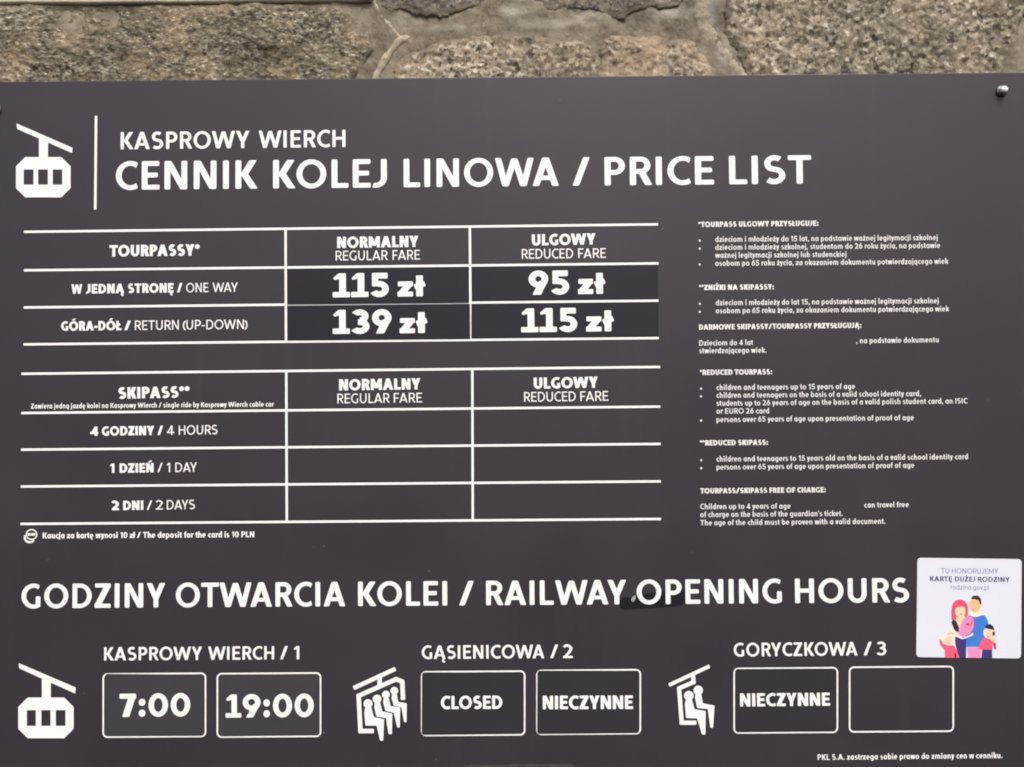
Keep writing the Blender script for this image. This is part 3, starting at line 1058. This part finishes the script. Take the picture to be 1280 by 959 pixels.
text_part('row_title', t2, [([('4', 112.8, 123), ('GODZINY', 127.4, 192.7), ('/', 196.9, 204)], base(112, 545, 272, 542.9), 11.6, BOLD, {}),
                            ([('4', 208.7, 218), ('HOURS', 223.6, 272)], base(112, 545, 272, 542.9), 11.6, LITE, {})], label='row title reading 4 GODZINY / 4 HOURS')
text_part('row_title', t2, [([('1', 137.5, 143.2), ('DZIEŃ', 149.6, 192.2)], base(137, 591.3, 246, 589.8), 11.7, BOLD, {}),
                            ([('/', 196.9, 203.5), ('1', 208.7, 212.8), ('DAY', 219.3, 246.2)], base(137, 591.3, 246, 589.8), 11.7, LITE, {})], label='row title reading 1 DZIEŃ / 1 DAY')
text_part('row_title', t2, [([('2', 140, 149), ('DNI', 154.1, 179.3)], base(140, 638, 243, 636.4), 11.7, BOLD, {}),
                            ([('/', 183.6, 190.5), ('2', 194.9, 203.9), ('DAYS', 208.7, 243.7)], base(140, 638, 243, 636.4), 11.7, LITE, {})], label='row title reading 2 DNI / 2 DAYS')
text_part('deposit_note', board, [([('Kaucja za kartę wynosi 10 zł / The deposit for the card is 10 PLN', 53.4, 318)], base(53, 673.1, 318, 671.6), 7.3, .205, {})],
          label='small white line about the card deposit')
k = Ink()
px2 = lambda p: [[(a, -b) for a, b in q_] for q_ in p]           # the ring helpers count y upwards
k.polys(px2(ring(39.6, -668.2, 7.2, 6.8, 1.5, 1.4)) + [[(34.5, 666.5), (44.5, 666.5), (44.2, 669.5), (34.8, 669.5)]] + px2(arc(37.2, -672.2, 7.4, 6.9, 150, 330, 2.6, 2.5)), YP)
k.obj('coin_pictogram', M_WHITE, board, 'tiny white pictogram of two coins')

# --- notes at the right
NB, NH = .178, .255


def note(head, hx0, hx1, hb0, hb1, lines, bullets, lab):
    text_part('note_title', board, [([(head, hx0, hx1)], base(hx0, hb0, hx1, hb1), 6.6, NH, {})], mt=M_SMALL, label='small bold note title reading ' + head.strip('*:').lower())

    def ex_(k):
        for bx, by in bullets:
            k.polys(disc(bx, by, 1.35, 10), YP)
    text_part('note_paragraph', board, [([(t, a, b)], base(a, y0, b, y1), 6.7, NB, {}) for t, a, b, y0, y1 in lines], mt=M_SMALL, label=lab, extra=ex_)


note('*TOURPASS ULGOWY PRZYSŁUGUJE:', 872.8, 1023, 284.1, 282.4, [
    ('dzieciom i młodzieży do 15 lat, na podstawie ważnej legitymacji szkolnej', 894.1, 1172, 302.6, 300.2),
    ('dzieciom i młodzieży szkolnej, studentom do 26 roku życia, na podstawie', 894.1, 1175, 312.6, 310.1),
    ('ważnej legitymacji szkolnej lub studenckiej', 894.1, 1058, 322.5, 321.2),
    ('osobom po 65 roku życia, za okazaniem dokumentu potwierdzającego wiek', 894.1, 1185.1, 332.5, 329.9)],
    [(874.7, 301), (874.7, 310.9), (874.7, 330.8)], 'topmost small note of three bullet points')
note('**ZNIŻKI NA SKIPASSY:', 873.7, 967.5, 362.8, 361.9, [
    ('dzieciom i młodzieży do lat 15, na podstawie ważnej legitymacji szkolnej', 894.7, 1173.2, 381.8, 379.2),
    ('osobom po 65 roku życia, za okazaniem dokumentu potwierdzającego wiek', 894.7, 1186, 391.8, 389.3)],
    [(874.8, 379.9), (874.8, 390)], 'second small note of two bullet points')
note('DARMOWE SKIPASSY/TOURPASSY PRZYSŁUGUJĄ:', 873.7, 1076.7, 412.3, 410, [
    ('Dzieciom do 4 lat', 874, 941.2, 432.2, 431.4),
    ('stwierdzającego wiek.', 874, 958, 441.8, 441)], [], 'left half of the third small note')
text_part('note_paragraph', board, [([(', na podstawie dokumentu', 1070.2, 1173.2)], base(1070, 429.3, 1173, 428), 6.7, NB, {})], mt=M_SMALL, label='right half of the third small note')
note('*REDUCED TOURPASS:', 874.8, 965.1, 468.9, 468.1, [
    ('children and teenagers up to 15 years of age', 895.6, 1068.7, 487.7, 486.3),
    ('children and teenagers on the basis of a valid school identity card,', 895.6, 1151, 497.5, 495.3),
    ('students up to 26 years of age on the basis of a valid polish student card, an ISIC', 895.6, 1209.2, 507.4, 504.4),
    ('or EURO 26 card', 895.6, 961.2, 517.3, 516.8),
    ('persons over 65 years of age upon presentation of proof of age', 895.6, 1142, 527.8, 525.3)],
    [(876.2, 486), (876.2, 495.6), (876.2, 525.8)], 'fourth small note of three bullet points')
note('**REDUCED SKIPASS:', 874.8, 960, 557, 556.3, [
    ('children and teenagers to 15 years old on the basis of a valid school identity card', 895.6, 1209.8, 577.1, 574.1),
    ('persons over 65 years of age upon presentation of proof of age', 895.6, 1142.7, 587.2, 584.8)],
    [(876.4, 575.2), (876.4, 585.2)], 'fifth small note of two bullet points')
note('TOURPASS/SKIPASS FREE OF CHARGE:', 875.4, 1032.2, 617, 615.5, [
    ('Children up to 4 years of age', 875.4, 988, 636.6, 635.8),
    ("of charge on the basis of the guardian's ticket.", 875.4, 1053.3, 646.6, 645),
    ('The age of the child must be proven with a valid document.', 875.4, 1106.7, 656.8, 654.8)], [], 'lowest small note of three lines')
text_part('note_paragraph', board, [([('can travel free', 1080.3, 1135.8)], base(1080, 634.6, 1136, 634), 6.7, NB, {})], mt=M_SMALL, label='end of a line in the lowest small note')

# --- opening hours
bl = lambda x: base(27, 760.6, 1136, 753)(x)
text_part('heading', board, [([('GODZINY', 26.9, 206.7), ('OTWARCIA', 219.8, 431.8), ('KOLEI', 447.6, 559.1)], bl, 30.6, .188, {})], fil=.05,
          label='large white capitals reading GODZINY OTWARCIA KOLEI')
text_part('heading', board, [([('/', 573.9, 592.6), ('RAILWAY', 607.7, 783), ('OPENING', 796, 977.4), ('HOURS', 993.9, 1136.3)], bl, 30.6, .188, {})], fil=.05,
          label='large white capitals reading / RAILWAY OPENING HOURS')
text_part('lift_name', board, [([('KASPROWY', 130.2, 252.6), ('WIERCH', 260.2, 342.8), ('/', 350, 360), ('1', 367.3, 374.2)], base(130, 825.7, 374, 824.2), 16.7, .178, {})], fil=.045, label='lift name ending in / 1')
text_part('lift_name', board, [([('GĄSIENICOWA', 527.3, 680.5), ('/', 687.7, 697.8), ('2', 704, 716)], base(527, 823.9, 716, 822.6), 17, .178, {})], fil=.045, label='lift name ending in / 2')
text_part('lift_name', board, [([('GORYCZKOWA', 917.2, 1072), ('/', 1079.3, 1090), ('3', 1096, 1108)], base(917, 820.8, 1108, 819), 17, .178, {})], fil=.045, label='lift name ending in / 3')
text_part('footnote', board, [([('PKL S.A. zastrzega sobie prawo do zmiany cen w cenniku.', 1022, 1253)], base(1022, 950, 1253, 947.6), 7.0, .185, {})], label='tiny white line at the bottom right corner')


def frame(x0, y0, x1, y1, lab, t=2.0, r=6.5, dx=0.0):
    k = Ink()

    def loop(i):
        xa, ya, xb, yb = x0 + i, y0 + i, x1 - i, y1 - i
        rr = r - i
        o = []
        for cx, cy, a0 in ((xa + rr, ya + rr, 180), (xb - rr, ya + rr, 270), (xb - rr, yb - rr, 0), (xa + rr, yb - rr, 90)):
            for s in range(8):
                a = rad(a0 + 90 * s / 7)
                px, py = cx + rr * math.cos(a), cy + rr * math.sin(a)
                o.append((px, py - (px - x0) * .0075))
        return o
    a, b = loop(0), loop(t)
    n = len(a)
    vv = [P(*q_) for q_ in a + b]
    k.add(vv, [(i, (i + 1) % n, n + (i + 1) % n, n + i) for i in range(n)], YP)
    return k.obj('time_frame', M_WHITE, board, lab)


FR = [(128.2, 841.6, 258, 922.4), (270.8, 841.2, 401.7, 922.3), (526.2, 838.9, 656.8, 920.4), (670.2, 837.2, 801.3, 918.9), (916.6, 834.7, 1047.6, 917.2), (1060.9, 833.1, 1192.4, 915.9)]
for fr, lab in zip(FR, ('rounded white frame round 7:00', 'rounded white frame round 19:00', 'rounded white frame round CLOSED', 'rounded white frame round the left NIECZYNNE', 'rounded white frame round the right NIECZYNNE', 'empty rounded white frame')):
    frame(*fr, lab)

# --- chairlift pictograms


def pxs(pts, s, ox, oy):
    return [(ox + a / s, oy + b / s) for a, b in pts]


def lift(label, s, ox, oy, bars, riders):
    k = Ink()
    pl = []
    for pts, wd in bars:
        pl += path(pxs(pts, s, ox, oy), wd / s, False)
    k.polys(pl, YP, fil=.0012)
    o = k.obj('chairlift_pictogram', M_WHITE, board, label)
    for head, hr, body in riders:
        k = Ink()
        k.polys(disc(ox + head[0] / s, oy + head[1] / s, hr / s, 24) + [pxs(body, s, ox, oy)], YP - .00004, fil=.0012)
        k.obj('printed_rider', M_WHITE, o, None)
    return o


lift('white four-seat chairlift pictogram', 8.34, 430, 820,
     [([(100, 335), (537, 134)], 44), ([(372, 210), (372, 310)], 46), ([(312, 782), (172, 782), (153, 415), (545, 242), (608, 268), (616, 458)], 46)],
     [((251, 497), 47, [(222, 535), (285, 535), (312, 636), (418, 660), (410, 884), (378, 884), (340, 726), (224, 726), (212, 590)]),
      ((345, 448), 45, [(322, 480), (376, 480), (400, 578), (504, 598), (500, 815), (466, 815), (438, 648), (338, 630), (316, 535)]),
      ((437, 402), 41, [(416, 435), (466, 435), (486, 522), (586, 534), (582, 746), (556, 746), (518, 590), (432, 572), (408, 480)]),
      ((525, 362), 40, [(503, 395), (550, 395), (566, 478), (655, 492), (652, 690), (628, 690), (598, 534), (520, 518), (496, 440)])])
lift('white two-seat chairlift pictogram', 8.718, 825, 820,
     [([(97, 318), (541, 110)], 40), ([(357, 205), (366, 285), (208, 352), (236, 727), (396, 727)], 46)],
     [((313, 432), 52, [(284, 470), (346, 470), (376, 580), (497, 600), (494, 856), (458, 856), (404, 680), (284, 676), (270, 520)]),
      ((416, 374), 52, [(388, 415), (448, 415), (468, 516), (594, 540), (578, 782), (548, 782), (520, 578), (404, 566), (380, 450)])])

# --- a few scratches and chips in the board's paint
rng = random.Random(3)
k = Ink()
SC = [(828, 286, 3, -25), (405, 683, 2.2, 10), (536, 714, 2.4, -30), (104.5, 867, 1.6, 20), (405, 916, 3.5, 0), (739, 909, 2.6, 5), (788, 853, 3, -8), (545, 949, 3.5, 15), (392, 684, 1.3, 40), (474, 957, 2.2, 0), (865, 690, 1.5, 60), (1235, 500, 1.2, 10), (60, 700, 1.3, 80), (700, 125, 1.2, 30)]
for a, b, L, an in SC:
    c, s2 = math.cos(rad(an)), math.sin(rad(an))
    hw = .35
    k.polys([[(a - c * L / 2, b - s2 * L / 2), (a + s2 * hw, b - c * hw), (a + c * L / 2, b + s2 * L / 2), (a - s2 * hw * .7, b + c * hw * .7)]], -.00006)
k.obj('scratch', M_THIN, board, 'fine pale scratches and chips scattered over the board', kind='stuff')

# ------------------------------------------------------------------ stickers put on the board later
YB, YF, YT = -.00034, -.00056, -.0007


def sticker(name, quad, text_args, label, cat, group, mt, r=0.0008, tname='price', hv=True, wt=.30, cap=30, fil=.05):
    cs = [P(*q_) for q_ in quad]
    bx = sum(c[0] for c in cs) / 4
    bz = min(c[1] for c in cs)
    t = thing(name, (bx, YB, bz), label, cat, group)
    slab('backing', cs, YB, YF, r, mt, t)
    for tn, words, b_, cp, wt_, hv_ in text_args:
        text_part(tn, t, [(words, b_, cp, wt_, {'hv': hv_})], y=YT, fil=fil)
    return t


def price(quad, num, nx0, nx1, cur0, cur1, bl0, bl1, label):
    b_ = base(nx0, bl0, cur1, bl1)
    sticker('price_sticker', quad, [('price', [(num, nx0, nx1)], b_, 30.0, .285, True), ('currency', [('zł', cur0, cur1)], b_, 26.2, .275, True)], label, 'sticker', 'dark price stickers in the upper table', M_STK)


price([(359, 336.2), (586.3, 333.7), (586.3, 379), (359, 381.2)], '115', 416, 486.2, 497, 528.8, 372, 370.6, 'dark price sticker reading 115 zł in the one way row under NORMALNY')
price([(359, 382.2), (587.4, 379.8), (587.8, 424), (359.2, 426)], '139', 416, 489.6, 499.6, 531.2, 417.6, 416.4, 'dark price sticker reading 139 zł in the return row')
price([(590, 333.6), (822.4, 331.2), (822.6, 374.2), (590, 376.8)], '95', 661, 711.6, 722.6, 753.8, 368.9, 367.4, 'dark price sticker reading 95 zł in the one way row')
price([(589.2, 380.0), (823, 377.5), (823, 420.9), (589.2, 423.4)], '115', 651.4, 721.6, 732.6, 764.2, 415.7, 414.3, 'dark price sticker reading 115 zł in the return row under ULGOWY')


def hours(quad, words, b_, cap, wt, hv, mt, label, nm='opening_time'):
    sticker('hours_sticker', quad, [(nm, words, b_, cap, wt, hv)], label, 'sticker', 'stickers in the opening hours frames', mt, r=.004)


hours([(131.5, 842.3), (256, 843.3), (255.2, 919.6), (131.6, 920.2)], [('7:00', 149.7, 238.2)], base(150, 896.1, 238, 895.2), 29, .255, True, M_HOUR, 'grey sticker reading 7:00 inside the leftmost rounded frame')
hours([(273.5, 843), (399, 842.4), (399.4, 918.8), (274, 920.4)], [('19:00', 282.2, 392.4)], base(282, 897, 392, 896), 29, .255, True, M_HOUR, 'grey sticker reading 19:00 inside the second rounded frame')
hours([(527.6, 840.4), (652.6, 840.6), (652.8, 917.2), (527.2, 918.6)], [('CLOSED', 551.2, 628)], base(551, 886.4, 628, 885.9), 16.6, .225, False, M_SHUT, 'dark sticker reading CLOSED inside a rounded frame', 'notice')
hours([(671.8, 838.3), (798.8, 838.4), (798.8, 916.2), (671.4, 917.4)], [('NIECZYNNE', 678.5, 791.3)], base(678, 886.5, 791, 886.1), 17, .225, False, M_SHUT, 'dark sticker reading NIECZYNNE beside the CLOSED sticker', 'notice')
hours([(919, 836.2), (1045, 835.6), (1045, 914.2), (919, 915.2)], [('NIECZYNNE', 925, 1037.4)], base(925, 883.1, 1037, 882), 16.4, .225, False, M_SHUT, 'dark sticker reading NIECZYNNE right of the two-seat chairlift pictogram', 'notice')

# black tape smoothed on under the letters, with a torn shred of white film
t = thing('tape_patch', (P(820, 760)[0], 0, P(820, 762)[1]), 'torn black tape patch behind the letters Y and O in the opening hours heading', 'tape')
k = Ink()
k.polys([[(775, 750), (779, 746.5), (790, 747), (798, 744), (822, 740), (842, 737), (856, 735.5), (863, 738), (860, 749), (852, 757.2), (838, 758.8), (800, 761), (778, 762.6), (774.5, 758)]], -.00012)
k.obj('tape', M_TAPE, t, None)
k = Ink()
k.polys([[(788.8, 749), (790.6, 746), (794.2, 743.6), (794.9, 745.8), (794, 749.4), (791.6, 752.8), (789.4, 751.6)]], -.00024)
k.obj('film_shred', M_THIN, t, 'pale torn shred')
k = Ink()
k.polys([[(581, 957), (592, 955.8), (600, 956.6), (640, 955.3), (714, 954.6), (717, 957), (716, 975), (583, 976)]], -.0002)
o = k.obj('tape_scrap', M_SCRAP, None, 'worn grey tape scrap at the bottom edge of the board')
o['category'] = 'tape'

# ------------------------------------------------------------------ the white family sticker
s_, ox, oy = 6.853, 1130, 690
F = lambda pts: pxs(pts, s_, ox, oy)
quad = F([(113, 50), (1006, 62), (1001, 912), (103, 900)])
cs = [P(*q_) for q_ in quad]
fam = thing('family_sticker', (sum(c[0] for c in cs) / 4, 0, min(c[1] for c in cs)), 'white square sticker with rounded corners showing a drawn family, right of the opening hours heading', 'sticker')
slab('backing', cs, -.0001, -.0006, .0052, M_CARD, fam, bev=.0001)
Y0 = -.0007
k = Ink()
b1 = base(1176, 716.6, 1247, 717.3)
for t_, a, b in (('TU', 315, 385), ('HONORUJEMY', 408, 805)):
    k.word(t_, ox + a / s_, ox + b / s_, b1, 6.4, .125, Y0, mi=SLATE)
b1 = base(1162, 726.4, 1261, 727.6)
for t_, a, b in (('KARTĘ', 220, 410), ('DUŻEJ', 433, 607), ('RODZINY', 630, 902)):
    k.word(t_, ox + a / s_, ox + b / s_, b1, 6.2, .20, Y0, mi=NAVY)
k.word('rodzina.gov.pl', ox + 397 / s_, ox + 724 / s_, base(1187, 736.8, 1236, 737.3), 5.9, .11, Y0, mi=SLATE)
k.obj('slogan', ART, fam, 'three printed lines in slate and navy')


def ell(cx, cy, rx, ry, n=26, rot=0):
    c, s = math.cos(rad(rot)), math.sin(rad(rot))
    return [(cx + rx * math.cos(2 * math.pi * i / n) * c - ry * math.sin(2 * math.pi * i / n) * s, cy + rx * math.cos(2 * math.pi * i / n) * s + ry * math.sin(2 * math.pi * i / n) * c) for i in range(n)]


def figure(label, z, layers):
    k = Ink()
    for i, (mi, pts) in enumerate(layers):
        k.polys([F(pts)], Y0 - z * .12 - i * .000012, mi, fil=.0007)
    return k.obj('printed_person', ART, fam, label)


figure('printed man in a blue top with black hair', .0000, [
    (BLUE, [(545, 545), (690, 542), (715, 585), (728, 660), (690, 760), (640, 812), (528, 812), (520, 640)]),
    (PINK, [(535, 815), (660, 815), (655, 906), (548, 906)]),
    (PALE, [(560, 470), (655, 470), (655, 545), (600, 560), (560, 540)]),
    (FACE, ell(605, 455, 50, 62)),
    (BLACK, [(572, 395), (590, 374), (630, 372), (655, 398), (662, 445), (648, 450), (636, 412), (600, 404), (575, 402)]),
    (SKIN, ell(655, 462, 9, 15)), (CORAL, ell(590, 494, 10, 4))])
figure('printed woman with long pink-red hair and navy dress', .0003, [
    (HAIR, [(405, 585), (402, 500), (415, 440), (445, 412), (490, 406), (525, 425), (545, 470), (546, 540), (530, 560), (440, 580)]),
    (SKIN, [(445, 560), (520, 545), (525, 600), (470, 640), (440, 620)]),
    (BLACK, [(402, 600), (420, 578), (445, 590), (470, 650), (465, 690), (430, 670)]),
    (INDIGO, [(428, 715), (470, 728), (530, 728), (528, 906), (470, 906), (440, 800)]),
    (PALE, [(400, 640), (420, 650), (440, 690), (500, 735), (560, 712), (585, 690), (590, 712), (500, 748), (420, 716), (398, 680)]),
    (SKIN, ell(478, 508, 44, 58)),
    (HAIR, [(432, 480), (440, 450), (480, 438), (520, 452), (526, 492), (508, 466), (470, 470)]),
    (RED, ell(488, 532, 9, 5)), (FACE, ell(486, 512, 4, 9))])
figure('printed baby in a pink wrap', .0006, [
    (PINK, [(505, 570), (540, 552), (580, 556), (598, 590), (592, 650), (560, 700), (500, 728), (462, 705), (478, 640)]),
    (CORAL, ell(553, 600, 34, 36)),
    (PINK, ell(548, 592, 30, 30)),
    (BLACK, ell(543, 616, 10, 6))])
figure('printed child in a coral top at the lower left', .0008, [
    (CORAL, [(300, 745), (312, 735), (330, 785), (370, 800), (425, 800), (455, 850), (465, 906), (348, 906), (346, 840), (305, 790)]),
    (PALE, ell(375, 745, 58, 52)),
    (SKIN, ell(385, 760, 44, 40)),
    (FACE, [(360, 700), (385, 686), (420, 690), (434, 712), (400, 704), (370, 712)]),
    (PALE, [(296, 720), (318, 722), (322, 752), (304, 752)]),
    (PALE, [(418, 720), (436, 716), (432, 770), (410, 800), (404, 780)]), (RED, ell(378, 776, 8, 4)), (BLACK, [(428, 866), (440, 862), (446, 906), (434, 906)])])
figure('printed child in a coral top and dark trousers at the lower right', .0011, [
    (CORAL, [(680, 730), (720, 732), (760, 770), (752, 836), (640, 836), (640, 790)]),
    (INDIGO, [(668, 836), (752, 836), (752, 906), (660, 906)]),
    (PALE, ell(718, 690, 42, 50)),
    (SKIN, ell(728, 700, 30, 36)),
    (BLACK, [(688, 650), (700, 624), (735, 616), (765, 640), (770, 670), (745, 664), (715, 658)]),
    (RED, ell(716, 722, 8, 4)),
    (BLACK, [(752, 690), (772, 672), (776, 712), (758, 722)]),
    (SKIN, [(745, 728), (768, 712), (780, 715), (778, 780), (755, 770)]),
    (RED, [(758, 782), (780, 770), (788, 830), (772, 832)])])
